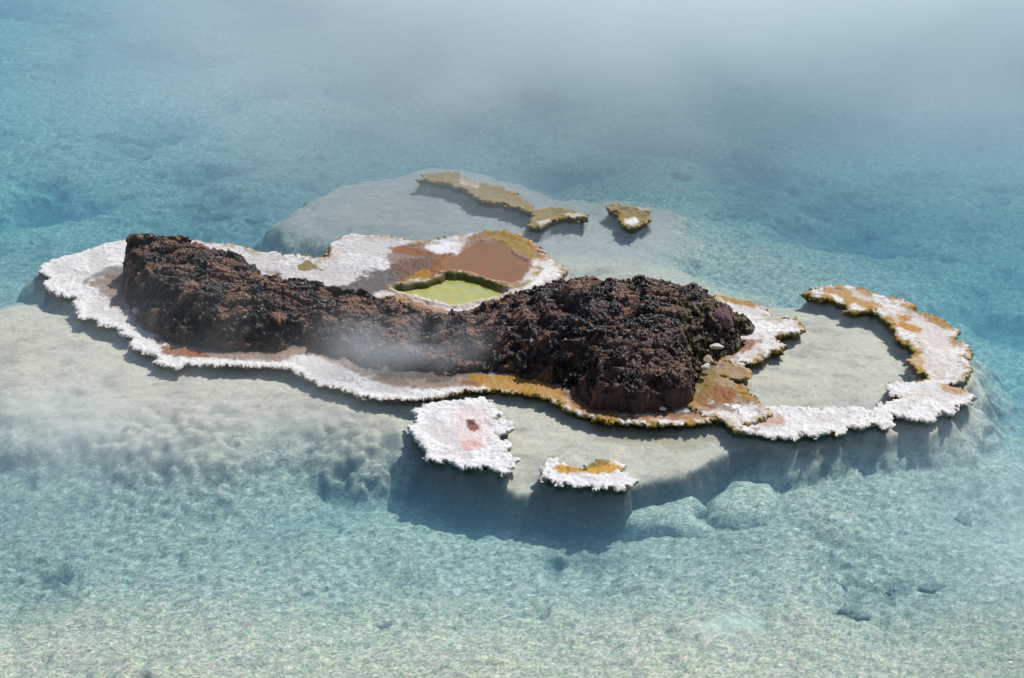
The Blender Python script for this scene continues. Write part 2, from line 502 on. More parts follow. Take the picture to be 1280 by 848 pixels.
    MOT = [[(60,600),(110,560),(180,545),(270,535),(335,560),(330,600),(290,640),(200,655),(110,640)], [(365,560),(420,545),(480,560),(500,600),(450,622),(385,605)],
           [(1000,705),(1060,690),(1130,700),(1190,750),(1180,800),(1100,800),(1040,760)], [(1150,600),(1230,580),(1290,600),(1290,650),(1200,640)],
           [(0,700),(60,690),(110,730),(90,790),(0,790)], [(720,690),(790,680),(830,720),(760,750)], [(170,232),(260,225),(340,245),(330,275),(240,280),(180,262)]]
    mot = 0 * X
    for q_, P_ in enumerate(MOT):
        mot = np.maximum(mot, 1 - sst(-.22, .12, sdf(X, Y, poly(P_, -.28)) + .3 * fbm(X, Y, None, .35, 5, 300 + q_, gain=.65)))
    dm, im = dome(X + .04 * n1, Y * 1.2, .085, 311)
    Z = Z + mot * (.036 * dm * (im + .2) - .035 + .03 * fbm(X, Y, None, .3, 4, 312))
    Z = np.minimum(Z, -0.035)
    # colour: pale silica mud and gravel
    C = np.zeros(X.shape + (4,)); C[...] = (0.46, 0.425, 0.36, 0.95)
    mixc(C, (0.56, 0.505, 0.42, .55), (1 - rough) * .95)
    g = fbm(X, Y, None, 0.06, 3, 21, gain=.7)
    mixc(C, (0.17, 0.17, 0.145), rough * sst(.0, .5, g) * .8)
    mixc(C, (0.68, 0.66, 0.58), rough * sst(-.0, -.5, g) * .8)
    mixc(C, (0.20, 0.20, 0.18), .65 * sst(.05, .5, fbm(X, Y, None, 1.0, 5, 60, gain=.6)) * rough)
    sheen_ = sdf(X, Y, poly([(835,800),(870,778),(905,764),(945,767),(978,778),(945,786),(900,797)], -.25)) + .10 * fbm(X, Y * 2, None, .25, 4, 64)
    mixc(C, (0.80, 0.84, 0.84, .5), .75 * (1 - sst(-.10, .04, sheen_)))  # smear of water-surface sheen painted into the bed colour
    mixc(C, (0.16, 0.17, 0.17), .5 * pit * rough)
    mixc(C, (0.15, 0.155, 0.14), .75 * mot * sst(.7, .2, dm * (im + .3)))
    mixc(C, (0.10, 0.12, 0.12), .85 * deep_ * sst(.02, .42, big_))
    mixc(C, (0.30, 0.275, 0.23), .75 * (1 - rough) * sst(-.05, .4, fbm(X, Y * 1.6, None, .4, 5, 61, gain=.65)))
    sh_ = fbm(X, Y * 1.5, None, .09, 4, 404, gain=.7)
    mixc(C, (0.24, 0.23, 0.20), .7 * (1 - rough) * sst(.22, .5, sh_))
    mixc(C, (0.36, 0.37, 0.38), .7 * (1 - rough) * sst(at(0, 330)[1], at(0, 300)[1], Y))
    mixc(C, (0.68, 0.63, 0.54), .5 * (1 - rough) * sst(.15, .5, -sh_))
    s = sdf(X, Y, poly([(735,528),(900,530),(905,550),(860,565),(800,560),(745,545)], -.1)) + warp
    mixc(C, (0.36, 0.31, 0.19), .7 * (1 - sst(-.05, .05, s)))
    # the enclosed sand-floored basin inside the ring and the near beige gravel
    mixc(C, (0.60, 0.50, 0.38), .8 * sst(10.1, 9.3, Y) * rough)
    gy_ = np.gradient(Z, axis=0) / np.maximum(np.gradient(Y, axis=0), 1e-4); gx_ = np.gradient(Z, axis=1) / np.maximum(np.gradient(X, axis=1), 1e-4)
    wall_shade = sst(.9, 2.2, np.hypot(gx_, gy_) + .5 * fbm(X, Y, None, .12, 3, 333))        # shade under the crusts put into the colour of steep walls
    mixc(C, (0.075, 0.080, 0.070), .85 * wall_shade)
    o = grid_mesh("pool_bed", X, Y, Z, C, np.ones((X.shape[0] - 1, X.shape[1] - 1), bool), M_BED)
    tag(o, kind="structure")
    return xs, ys, Z


BX, BY, BZ = build_bed()


def bed_z(x, y):
    i = min(max(np.searchsorted(BX, x), 0), len(BX) - 1); j = min(max(np.searchsorted(BY, y), 0), len(BY) - 1)
    return float(BZ[j, i])


# water body: a closed volume with a level top
def build_water():
    s = 255.0
    V = [(-s, -s + 15, -6), (s, -s + 15, -6), (s, s + 15, -6), (-s, s + 15, -6), (-s, -s + 15, 0), (s, -s + 15, 0), (s, s + 15, 0), (-s, s + 15, 0)]
    Fs = [(3, 2, 1, 0), (4, 5, 6, 7), (0, 1, 5, 4), (1, 2, 6, 5), (2, 3, 7, 6), (3, 0, 4, 7)]
    o = tri_mesh("water", V, Fs, M_WATER, smooth=False)
    tag(o, kind="structure")


build_water()


# ------------------------------------------------------------------ sinter crusts
def crust(name, outline, label, cat, ztop=0.02, rim=0.006, res=0.0095, lobes=(0.13, 0.045), skirt=0.035, base=(0.80, 0.78, 0.75),
          paints=(), fringe=0.8, fringe_fn=None, hfun=None, seed=1, group=None, zmap=None, knob=.012, wide=None, shrink=0.0):
    P = poly(outline, ztop)
    lo, hi = P.min(0) - 0.16, P.max(0) + 0.16
    X, Y = np.meshgrid(np.arange(lo[0], hi[0], res), np.arange(lo[1], hi[1], res))
    s = sdf(X, Y, P)
    keep0 = s < 0.2
    wx = X + 0.03 * fbm(X, Y, None, .15, 2, seed); wy = Y + 0.03 * fbm(X, Y, None, .15, 2, seed + 5)
    dA, _ = dome(wx, wy, lobes[0], seed); dB, _i = dome(wx, wy, lobes[1] * .95, seed + 1)
    dC, _ = dome(wx, wy, 0.026, seed + 2)
    fine = fbm(X, Y, None, .035, 3, seed + 22, gain=.7)
    s2 = s + shrink + 0.036 - 0.016 * dA - 0.040 * dB * (.25 + .75 * _i) - 0.014 * dC + .048 * fbm(X, Y, None, .075, 4, seed + 15, gain=.65)
    zt = (zmap(X, Y) if zmap is not None else ztop) + 0 * X
    inn = np.clip(-s2, 0, None)
    n = fbm(X, Y, None, .12, 4, seed + 3)
    big = fbm(X, Y, None, .5, 3, seed + 4)
    edge = 1 - np.exp(-inn / 0.007)
    Z = zt * edge + rim * np.exp(-((inn - .05) / .04) ** 2) * (inn > 0)
    rdg = fbm(X, Y, None, .075, 3, seed + 33, gain=.6, ridged=True)
    am_ = .30 + .70 * sst(-.25, .35, fbm(X, Y, None, .35, 4, seed + 61, gain=.6)) + .3 * sst(.08, .02, inn)
    Z += am_ * (.30 * knob * dB + .15 * knob * dC + 0.35 * knob * dA + .014 * fine + .013 * rdg) * sst(0, .02, inn) + 0.006 * n * sst(0, .05, inn) + .006 * big * sst(0, .1, inn)
    out = np.clip(s2, 0, None)
    Z = np.where(s2 > 0, -out * 8.0, Z)
    Z = np.maximum(Z, -skirt)
    hole = sst(.40, .62, fbm(X, Y, None, .10, 3, seed + 41)) * sst(.16, .03, inn)
    # undercut below the lip
    C = np.zeros(X.shape + (4,)); C[...] = tuple(np.array(base) * .72) + (0.85,)
    v = fbm(X, Y, None, .2, 4, seed + 6)
    mixc(C, (0.56, 0.52, 0.49), .65 * sst(-.05, .45, v))
    mixc(C, (0.50, 0.43, 0.36), .5 * sst(.1, .5, fbm(X, Y, None, .07, 3, seed + 16)))
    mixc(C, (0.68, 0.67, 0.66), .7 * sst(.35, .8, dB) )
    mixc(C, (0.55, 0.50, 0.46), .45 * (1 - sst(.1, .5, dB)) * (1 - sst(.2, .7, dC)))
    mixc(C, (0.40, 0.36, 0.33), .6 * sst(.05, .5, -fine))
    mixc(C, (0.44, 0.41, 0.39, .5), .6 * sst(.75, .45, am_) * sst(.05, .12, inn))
    for pnt in paints:
        col, pts, soft, amt = pnt[:4]
        ns = pnt[4] if len(pnt) > 4 else 0.05
        sp = sdf(X, Y, poly(pts, ztop)) - (.035 if soft >= .05 else .012) + 1.3 * ns * fbm(X, Y, None, .18, 5, seed + 9, gain=.7) + .35 * (ns + .02) * rdg
        mixc(C, col, amt * (1 - sst(-soft * .6, soft * .6, sp)) * (.93 + .07 * sst(-.4, .2, fine)))
    if hfun is not None:
        Z, C = hfun(X, Y, Z, C, s2, n)
    # algae fringe below the lip
    fz = fringe if fringe_fn is None else fringe_fn(X, Y)
    fw = .024 if wide is None else .024 + .04 * (1 - sst(.0, .12, sdf(X, Y, poly(wide, 0))))
    fm = (1 - sst(.0, 1, (inn - .012 * (n + .5)) / fw)) * fz
    fm = np.maximum(fm, sst(.85, .55, Z / np.maximum(zt, .01)) * sst(.05, .02, inn) * sst(-.6, -.1, fbm(X, Y, None, .25, 3, seed + 18)) * min(1, fringe + .5))
    fn = fbm(X, Y, None, .04, 3, seed + 12)
    fcol = C.copy(); fcol[...] = (0.30, 0.20, 0.03, .8)
    mixc(fcol, (0.10, 0.085, 0.02), sst(-.1, .5, fn))
    mixc(fcol, (0.46, 0.31, 0.05), sst(.0, .5, -fn))
    eo = sst(.78, .98, fz + 0 * X) * (1.0 if name != 'sinter_ledge' else .7) * sst(.15, .02, inn) * sst(-.05, .25, fbm(X, Y, None, .16, 4, seed + 51, gain=.6) + .10)
    mixc(C, (.30, .150, .005, .65), 1.0 * np.clip(eo, 0, 1) * (fringe > .5))
    mk = np.clip(fm, 0, 1)[..., None]
    C = C * (1 - mk) + fcol * mk
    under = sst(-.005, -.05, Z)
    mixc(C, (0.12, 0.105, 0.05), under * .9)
    # overhanging knobs: push the lip outwards above the water line
    gy, gx = np.gradient(s, res)
    gl = np.sqrt(gx * gx + gy * gy) + 1e-6
    push = 0.028 * np.exp(-(inn / .02) ** 2) * np.clip(Z / np.maximum(zt, .01), 0, 1)
    pull = -0.075 * sst(.03, -.03, Z)
    X2 = X + (push + pull) * gx / gl; Y2 = Y + (push + pull) * gy / gl
    cell = lambda A: .25 * (A[:-1, :-1] + A[1:, :-1] + A[:-1, 1:] + A[1:, 1:])
    sc_ = cell(s2)
    ok = sc_ < (skirt / 8.0 + 0.008)
    fmask = ok & ((cell(fm) > .45) | (cell(Z) < 0.0)) & (sc_ > -.06)
    c = at(*(np.array(outline)[:, :2].mean(0)), 0)
    root = thing(name, (c[0], c[1], 0), label, cat, group)
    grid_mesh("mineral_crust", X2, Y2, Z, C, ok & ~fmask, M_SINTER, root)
    if fmask.any():
        grid_mesh("algae_fringe", X2, Y2, Z, C, fmask, M_ALGAE, root)
    return root


OCH = (0.34, 0.165, 0.006, .6); ORG = (0.21, 0.070, 0.008, .6); BRN = (0.14, 0.065, 0.03, .6); GRY = (0.10, 0.09, 0.085, .8); OLV = (0.17, 0.13, 0.02, .7)
PNK = (0.42, 0.24, 0.17, .8); TAN = (0.50, 0.42, 0.34, .8)

INNER_F = [(107,352),(135,345),(150,356),(170,385),(200,420),(245,438),(330,446),(350,436),(395,437),(425,450),(450,462),(486,474),(553,478),(566,470),
           (640,477),(690,488),(715,503),(740,514),(780,519),(850,520),(900,500),(860,470),(700,440),(500,420),(300,400),(210,370),(170,330),(140,335)]
crust("sinter_shelf", FRONT, "long white sinter shelf curving around the left end and front of the dark rock ridge", "mineral shelf",
      ztop=.018, seed=11, fringe_fn=lambda X, Y: .35 + .30 * sst(-2.9, -2.2, X) + .33 * sst(at(540, 490)[0], at(610, 490)[0], X),
      paints=[((.20, .12, .07, .5), [(150,350),(170,385),(205,428),(240,442),(300,450),(345,452),(370,443),(395,443),(425,457),(460,472),(490,482),(553,487),(600,481),(600,440),(400,410),(250,400)], .05, .85, .05),
              (GRY, INNER_F, .05, .8, .10), (BRN, [(105,353),(150,345),(200,400),(235,436),(205,432),(150,385)], .05, .75, .1),
              (ORG, [(195,430),(240,438),(262,446),(225,449),(205,445)], .04, .95, .05),
              (ORG, [(575,477),(605,478),(600,487),(580,486)], .03, .8),
              (OCH, [(590,470),(650,472),(704,488),(706,500),(660,494),(610,486)], .05, .9, .06),
              (BRN, [(700,490),(735,500),(780,516),(860,516),(905,500),(900,522),(860,521),(760,522),(715,510)], .04, .95, .04),
              (ORG, [(715,506),(740,518),(800,523),(880,520),(905,515),(880,526),(780,527),(730,520)], .02, .8, .02)])
crust("sinter_ledge", RIGHT, "knobbly white and ochre sinter ledge at the right foot of the dark rock mound", "mineral ledge",
      ztop=.026, seed=23, fringe=1.0, lobes=(.16, .05), knob=.016,
      paints=[((0.20, 0.105, 0.035, .7), [(880,400),(925,440),(915,455),(945,470),(930,490),(950,505),(920,512),(840,515),(840,450)], .05, .8, .12),
              (ORG, [(925,425),(955,425),(940,437),(905,448),(900,440)], .04, .9, .05),
              (ORG, [(880,480),(915,490),(912,503),(880,508),(865,500)], .05, .9, .08),
              (OLV, [(860,440),(890,455),(900,480),(870,500),(840,500)], .05, .8, .15),
              (OCH, [(898,369),(945,378),(940,386),(905,377)], .03, .9, .04), (OCH, [(916,482),(935,487),(945,505),(935,506)], .03, .7, .04)])
crust("sinter_ring", RING, "crescent of white and ochre sinter curving around the pale basin at the right", "mineral rim",
      ztop=.020, seed=37, lobes=(.12, .05), wide=[(1010,378),(1056,392),(1105,405),(1140,440),(1150,476),(1105,480),(1060,440),(1000,400)],
      fringe_fn=lambda X, Y: .30 + .70 * (sst(at(0, 500)[1], at(0, 470)[1], Y)),
      paints=[(TAN, [(1120,380),(1180,405),(1190,430),(1195,465),(1160,475),(1145,430),(1100,390)], .08, .35, .1),
              (TAN, [(1050,362),(1090,370),(1085,380),(1055,375)], .04, .6),
              (OCH, [(1028,362),(1060,361),(1078,376),(1110,383),(1080,388),(1045,372),(1030,370)], .04, .85, .08),
              ((0.38, 0.155, 0.006, .35), [(1125,402),(1153,412),(1148,417),(1132,415),(1122,407)], .012, 1, .015),
              ((0.38, 0.155, 0.006, .35), [(1120,394),(1138,397),(1138,402),(1124,402)], .012, .95, .02),
              (OCH, [(1140,432),(1150,440),(1155,470),(1165,476),(1152,478),(1140,455)], .03, .7, .06),
              (OCH, [(1172,481),(1205,488),(1215,495),(1195,494),(1178,489)], .03, .8, .04),
              (OCH, [(1126,376),(1168,396),(1196,415),(1190,416),(1160,402)], .03, .6, .05),
              (TAN, [(1115,495),(1160,492),(1165,497),(1120,500)], .03, .7, .04),
              (PNK, [(940,522),(975,524),(975,530),(945,530)], .05, .8, .05), (ORG, [(938,537),(948,536),(946,541)], .015, .7, .02)])


# back terrace with its two pools
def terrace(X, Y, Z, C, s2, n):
    so_ = sdf(X, Y, smooth(poly(ORANGE_P, .05), 2)) + .06 * fbm(X, Y, None, .16, 4, 5, gain=.6)
    sg = sdf(X, Y, smooth(poly(GREEN_P, .03), 2)) + .05 * fbm(X, Y, None, .12, 4, 6, gain=.6)
    mo = 1 - sst(-.05, .0, so_)
    Z = Z * (1 - mo) + .045 * mo + .004 * n * mo
    mg = 1 - sst(-.03, .0, sg)
    Z = Z * (1 - mg) - .01 * mg
    # dark knobbly rim of the green pool
    rimm = np.exp(-((sg - .03) / .035) ** 2) * (sg > -.02)
    dd, _ = dome(X, Y, .055, 77)
    Z = Z + .018 * rimm * dd
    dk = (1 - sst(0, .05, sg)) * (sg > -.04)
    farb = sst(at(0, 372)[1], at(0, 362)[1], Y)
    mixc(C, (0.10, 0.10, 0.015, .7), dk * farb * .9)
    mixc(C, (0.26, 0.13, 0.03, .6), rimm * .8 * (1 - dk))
    mixc(C, (0.62, 0.54, 0.46, .8), rimm * (dd > .9) * .5)
    rim2 = np.exp(-((so_ - .08) / .06) ** 2)
    mixc(C, (0.22, 0.15, 0.02, .7), rim2 * sst(at(600, 0)[0] - 0.3, at(620, 0)[0], X) * sst(-.5, .3, fbm(X, Y, None, .1, 3, 66)) * .9 * (1 - sst(.10, .13, so_)))
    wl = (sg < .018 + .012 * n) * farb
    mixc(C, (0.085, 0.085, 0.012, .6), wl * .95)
    return Z, C


def tz(X, Y):
    return .022 + .033 * sst(at(430, 0)[0] - .4, at(520, 0)[0], X)


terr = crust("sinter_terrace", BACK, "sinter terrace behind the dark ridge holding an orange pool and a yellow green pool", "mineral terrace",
             ztop=.05, zmap=tz, seed=53, hfun=terrace, fringe=.9, base=(.66, .64, .64),
             paints=[((0.45, 0.42, 0.42, .85), [(300,325),(390,330),(470,330),(440,350),(420,368),(330,352)], .08, .6, .2),
                     ((0.075, 0.065, 0.06, .7), [(425,362),(455,345),(500,330),(540,318),(550,330),(545,345),(500,358),(470,372),(430,375)], .06, .95, .15),
                     (BRN, [(480,320),(520,306),(560,312),(580,340),(540,352),(500,350)], .06, .8, .12),
                     (ORG, [(484,311),(505,308),(540,318),(545,324),(500,318)], .03, .9, .04),
                     (ORG, [(548,322),(600,292),(640,292),(670,310),(690,340),(650,362),(600,352),(550,345),(520,350),(505,358),(500,352),(540,338)], .05, .8, .08),
                     ((.30, .19, .03, .6), [(600,290),(645,293),(668,306),(672,330),(640,312),(615,298)], .03, .9, .06),
                     (OCH, [(500,352),(530,338),(545,345),(530,352)], .03, .8, .06),
                     ((.72, .70, .70, .8), [(530,310),(560,303),(586,304),(572,318),(545,319)], .03, .9, .06),
                     ((.70, .67, .66, .8), [(668,325),(690,330),(702,345),(660,362),(648,356),(660,345)], .03, .9, .05),
                     (BRN, [(330,335),(350,338),(350,342),(335,342)], .03, .6),
                     ((.28, .14, .04, .6), [(450,372),(500,372),(548,388),(575,394),(640,380),(640,400),(560,402),(480,390)], .04, .9, .06),
                     (OLV, [(373,333),(384,327),(396,331),(404,338),(392,337),(378,338)], .015, .95, .03)])


def pool_sheet(name, outline, z, col, col2, mat, parent, seed, streak=.15, label=None, grow=.04):
    P = smooth(poly(outline, z), 2)
    lo, hi = P.min(0) - .1, P.max(0) + .1
    X, Y = np.meshgrid(np.arange(lo[0], hi[0], .015), np.arange(lo[1], hi[1], .015))
    s = sdf(X, Y, P)
    C = np.zeros(X.shape + (4,)); C[...] = col
    mixc(C, col2, sst(-.1, .5, fbm(X + .3 * fbm(X, Y, None, .3, 2, seed + 3), Y * 1.3, None, streak, 5, seed)))
    Z = z + 0 * X
    m = s[:-1, :-1] < grow
    o = grid_mesh(name, X, Y, Z, C, m, mat, parent)
    if label: o["label"] = label
    return o


pool_sheet("orange_pool", ORANGE_P, .0475, (0.20, 0.076, 0.020, .4), (0.15, 0.082, 0.022, .35), M_POOL, terr, 3, label="flat orange brown microbial pool", grow=.03)
pool_sheet("green_pool", GREEN_P, .018, (0.37, 0.36, 0.105, .18), (0.29, 0.34, 0.18, .18), M_POOL, terr, 8, label="bright yellow green water pool", grow=.05)

crust("sinter_islet", ROUND, "roundish white sinter islet with a dark red hollow in its middle", "islet", ztop=.024, seed=71, fringe=.12, base=(.84, .83, .82),
      lobes=(.14, .05), knob=.014,
      paints=[((.62, .50, .47, .85), [(570,512),(600,515),(615,530),(600,560),(575,560),(570,540)], .1, .7, .1),
              ((.20, .055, .03, .7), [(583,528),(590,527),(599,534),(600,539),(593,541),(585,536)], .02, .97, .04),
              ((.07, .02, .015, .8), [(583,526),(592,526),(596,531),(586,532)], .015, .85, .03),
              ((.55, .26, .20, .8), [(578,555),(598,553),(602,560),(585,563)], .05, .55, .05)])
yel = crust("sinter_islet", YELL, "small oblong white sinter islet with a yellow ochre pool on top", "islet", ztop=.022, seed=83, fringe=.25,
            base=(.80, .78, .77), lobes=(.11, .045),
            paints=[((.44, .22, .004, .4), [(692,588),(701,584),(728,590),(735,585),(750,580),(768,582),(778,587),(760,593),(728,593),(700,593)], .012, 1, .02),
                    ((.20, .13, .01, .6), [(700,584),(728,589),(736,583),(750,577),(770,580),(760,583),(742,586),(728,592)], .012, .85, .03)])
crust("sinter_islet", FAR1, "long ragged olive brown sinter islet trailing back into the steam", "islet", ztop=.012, seed=91, shrink=.025, fringe=.9, base=(.20, .15, .05),
      lobes=(.16, .06), knob=.022, res=.0125,
      paints=[((.19, .135, .022, .8), FAR1, .1, .85, .1), ((.62, .58, .55, .8), [(575,224),(600,230),(600,236),(575,232)], .04, .8, .08),
              ((.62, .58, .55, .8), [(672,280),(688,275),(690,282),(676,287)], .03, .8, .05), ((.6, .56, .5, .8), [(700,268),(732,271),(730,275),(705,273)], .03, .7, .06),
              ((.62, .58, .55, .8), [(656,283),(662,282),(664,287),(658,287)], .02, .8, .03)])
crust("sinter_islet", FAR2, "tiny olive brown sinter islet with a white patch, alone in open water", "islet", ztop=.012, seed=97, shrink=.012, fringe=.9, base=(.22, .165, .05),
      lobes=(.15, .06), knob=.025,
      paints=[((.19, .14, .025, .8), FAR2, .1, .85, .1), ((.72, .70, .70, .8), [(780,276),(796,273),(798,280),(792,285),(782,282)], .03, .95, .03),
              ((.6, .56, .52, .8), [(798,262),(809,264),(806,267),(799,266)], .02, .8, .03)])


# ------------------------------------------------------------------ the dark volcanic outcrop
BASE_F = [(153,350),(156,372),(164,392),(183,414),(222,434),(260,438),(300,441),(345,443),(365,437),(395,438),(420,450),(450,463),(490,472),(550,477),(600,474),
          (640,476),(690,482),(712,496),(735,512),(780,520),(830,519),(866,508),(872,486),(888,466),(908,455),(928,440),(944,420)]
CREST = [(158,298,.42),(200,294,.45),(225,297,.46),(250,303,.46),(275,311,.44),(300,322,.40),(322,336,.34),(340,348,.31),(370,353,.29),(400,358,.28),(450,367,.26),(500,378,.22),
         (560,390,.18),(600,386,.2),(625,372,.28),(650,360,.35),(675,352,.42),(700,347,.48),(740,343,.52),(770,346,.53),(800,345,.53),(850,350,.50),(875,360,.45),(892,370,.38),(915,384,.26),(934,398,.16)]


def build_rock():
    ctrl = []
    fp = []
    for p in BASE_F:
        x, y, _ = at(*p, 0); ctrl.append((x, y, 0.02)); fp.append((x, y))
        ctrl.append((x, y - .12, -.12))
    bk = []
    for px, py, z in CREST:
        x, y, _ = at(px, py, z); ctrl.append((x, y, z)); ctrl.append((x, y + .10, z * .93)); bk.append((x, y + .30)); ctrl.append((x, y + .30, 0.0))
    ctrl.append((fp[0][0] - .1, fp[0][1] + .05, -.1)); ctrl.append((bk[0][0] - .12, bk[0][1], -.1))
    for px, py, z in [(160,322,.38),(172,338,.38),(186,345,.40),(200,354,.40),(225,360,.41),(250,364,.41),(275,370,.38),(300,377,.36),(350,390,.30),(400,399,.27),(450,408,.25),
                      (500,416,.2),(560,420,.18),(620,414,.27),(650,418,.3),(690,425,.36),(740,436,.36),(800,420,.44),(850,420,.42),(880,410,.36),(900,405,.3),(925,408,.18),
                      (190,390,.20),(222,405,.22),(260,405,.24),(300,412,.2),(345,416,.19),(400,422,.15),(450,436,.14),(500,446,.12),(560,448,.12),(620,442,.17),(690,448,.22),
                      (745,455,.32),(770,458,.34),(800,458,.35),(830,456,.34),(860,452,.33),(748,474,.26),(780,480,.27),(810,482,.27),(840,478,.27),(862,474,.25),
                      (885,440,.14),(905,430,.14),(925,420,.1),(720,470,.10),(712,452,.22),(250,335,.44),(200,320,.44),(700,390,.46),(760,390,.52),(820,385,.52),(650,390,.36),(400,378,.29),
                      (690,468,.10),(640,460,.08),(600,455,.08)]:
        x, y, _ = at(px, py, z); ctrl.append((x, y, z))
    fp = np.array(fp + [(bk[-1][0] + .05, bk[-1][1])] + bk[::-1])
    lo, hi = fp.min(0) - .2, fp.max(0) + .2
    res = .0078
    X, Y = np.meshgrid(np.arange(lo[0], hi[0], res), np.arange(lo[1], hi[1], res))
    s = sdf(X, Y, fp) + .05 * fbm(X, Y, None, .25, 4, 3) + .018 * fbm(X, Y, None, .06, 2, 4)
    H = rbf(ctrl, X, Y, .004)
    H = np.where(s > 0, -s * 3.5, H)
    H = np.maximum(H, -.3)
    ins = sst(.02, -.06, s)
    # strata: gentle tilted ledges
    tl = H + .05 * X + .05 * fbm(X, Y, None, .6, 3, 12)
    stp = .10
    fr = tl / stp - np.floor(tl / stp)
    H = H + ins * stp * .85 * (sst(.25, .85, fr) - fr)
    bigr = fbm(X, Y, None, .45, 4, 31)
    rid = fbm(X, Y * 1.25, None, .22, 4, 41, gain=.6, ridged=True)
    fa, ca = facets(X * .8 + .10 * bigr, Y * 2.1 + .05 * rid, .42, 201)
    fb, cb_ = facets(X * .8 + .03 * rid, Y * 2.0 + .05 * bigr, .17, 202)
    fc, cc_ = facets(X * .8 + .02 * rid, Y * 1.7, .075, 203)
    f1, f2, ci = worley(X + .05 * bigr, Y, .105, 7)
    cob = np.clip((f2 - f1) * 1.6, 0, 1)
    f1b, f2b, cib = worley(X, Y + .02 * rid, .042, 9)
    cob2 = np.clip((f2b - f1b) * 1.8, 0, 1)
    clump = sst(-.05, .35, fbm(X, Y, None, .20, 4, 55))       # crusty dark clumps over smoother red ground
    rightc = sst(at(560, 0)[0], at(640, 0)[0], X)
    Z = H - .045 * ins + ins * (.030 * bigr + (.016 + .016 * rightc) * (rid - .3) + .065 * fa - .03 * ca + .045 * fb - .018 * cb_ + (.026 * fc - .008 * cc_) + clump * (.016 * cob2 * (.4 + cib)) + .010 * fbm(X, Y, None, .03, 2, 56, gain=.7) * (.5 + clump))
    # horizontal displacement breaks up the faces of the cliffs
    ax = fbm(X * 1, Y * 3, Z * 1.5, .16, 4, 61, gain=.6); ay = fbm(X + 7, Y * 3 - 3, Z * 1.5, .14, 4, 62, gain=.6)
    az = fbm(X, Y, Z, .045, 3, 63, gain=.6)
    gy_, gx_ = np.gradient(H, res)
    steep = sst(.6, 2.0, np.hypot(gx_, gy_))
    X2 = X + ins * steep * .09 * ax + ins * .008 * az
    Y2 = Y + ins * steep * (.15 * ay + .03 * az)
    Z = Z + ins * steep * .02 * az
    # colour
    C = np.zeros(X.shape + (4,)); C[...] = (0.090, 0.036, 0.016, .6)
    v = fbm(X, Y * 1.8, Z * 1.5, .35, 5, 71)
    mixc(C, (0.165, 0.052, 0.020), .95 * sst(-.1, .35, v) * (.35 + .65 * rightc))
    mixc(C, (0.115, 0.062, 0.032), .85 * sst(-.1, .3, fbm(X, Y, Z, .4, 4, 72)) * (1 - rightc))
    mixc(C, (0.010, 0.008, 0.008, .42), .96 * sst(.15, .6, clump))
    v2 = fbm(X, Y, Z, .07, 3, 73, gain=.7)
    mixc(C, (0.010, 0.007, 0.006), .7 * sst(.1, .5, v2))
    mixc(C, (0.22, 0.20, 0.205, .4), .85 * sst(.15, .5, fbm(X, Y, Z, .022, 2, 74, gain=.8)) * clump * sst(.0, .4, fbm(X, Y, None, .3, 3, 75)))
    sp = fbm(X, Y, Z, .035, 2, 76)
    mixc(C, (0.30, 0.13, 0.025), .8 * sst(.52, .62, sp) * sst(.05, .4, fbm(X, Y, None, .5, 3, 78)))
    mixc(C, (0.32, 0.20, 0.16), .8 * sst(.58, .66, fbm(X, Y, Z, .03, 2, 79)) * (v > 0))
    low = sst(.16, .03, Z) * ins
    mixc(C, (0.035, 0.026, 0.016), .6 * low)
    fr2 = fbm(X, Y * 1.4, Z, .16, 4, 91, gain=.6)
    mixc(C, (0.007, 0.005, 0.005, .6), .95 * sst(.05, .3, fr2))
    mixc(C, (0.10, 0.055, 0.022), .8 * sst(.18, .45, -fr2) * (1 - rightc))
    mixc(C, (0.19, 0.065, 0.030), .8 * sst(.2, .5, -fr2) * rightc)
    mixc(C, (0.006, 0.004, 0.004, .6), .85 * ins * np.maximum(ca, .8 * cb_))
    fl = sst(.10, .30, fb) * (1 - cb_) * (clump < .7)
    mixc(C, (0.19, 0.082, 0.040, .34), .65 * fl)
    mixc(C, (0.007, 0.006, 0.006, .34), .8 * sst(.10, .28, -fb))
    # ochre / olive toe at the right end and ochre seams
    P = poly([(845,425),(880,402),(912,385),(945,405),(945,430),(900,460),(880,480),(868,470),(850,450)], .12)
    st = sdf(X, Y, P) + .12 * fbm(X, Y, None, .15, 3, 81)
    mt = 1 - sst(-.04, .06, st)
    mixc(C, (0.085, 0.060, 0.018, .6), .85 * mt)
    mixc(C, (0.16, 0.12, 0.055), .8 * mt * sst(.1, .4, v2)); mixc(C, (0.02, 0.018, 0.015), .8 * mt * sst(.1, .4, -v2))
    P = poly([(740,455),(866,450),(868,510),(745,512)], .15)
    mixc(C, (0.075, 0.026, 0.014), .6 * (1 - sst(-.05, .05, sdf(X, Y, P))))
    c = at(500, 460, 0)
    root = thing("rock_outcrop", (c[0], c[1], 0), "dark brown volcanic rock outcrop, a low ridge joined to a rounded mound", "rock outcrop")
    xc = .5 * (X[:-1, :-1] + X[1:, 1:]) + .08 * fbm(X, Y, None, .4, 2, 99)[:-1, :-1]
    okm = (s[:-1, :-1] < .085)
    xs = at(590, 0, .2)[0] - .02
    a = grid_mesh("ridge", X2, Y2, Z, C, okm & (xc < xs), M_ROCK, root)
    a["label"] = "long low ridge with a blunt cliff at its left end"
    b = grid_mesh("mound", X2, Y2, Z, C, okm & (xc >= xs), M_ROCK, root)
    b["label"] = "reddish rounded mound with crusty black clumps"
    # crusty black fragments standing on the smoother ground, as one uncountable mass per part
    rng = np.random.RandomState(5)
    import bmesh
    bm = bmesh.new(); bmesh.ops.create_icosphere(bm, subdivisions=1, radius=1.0)
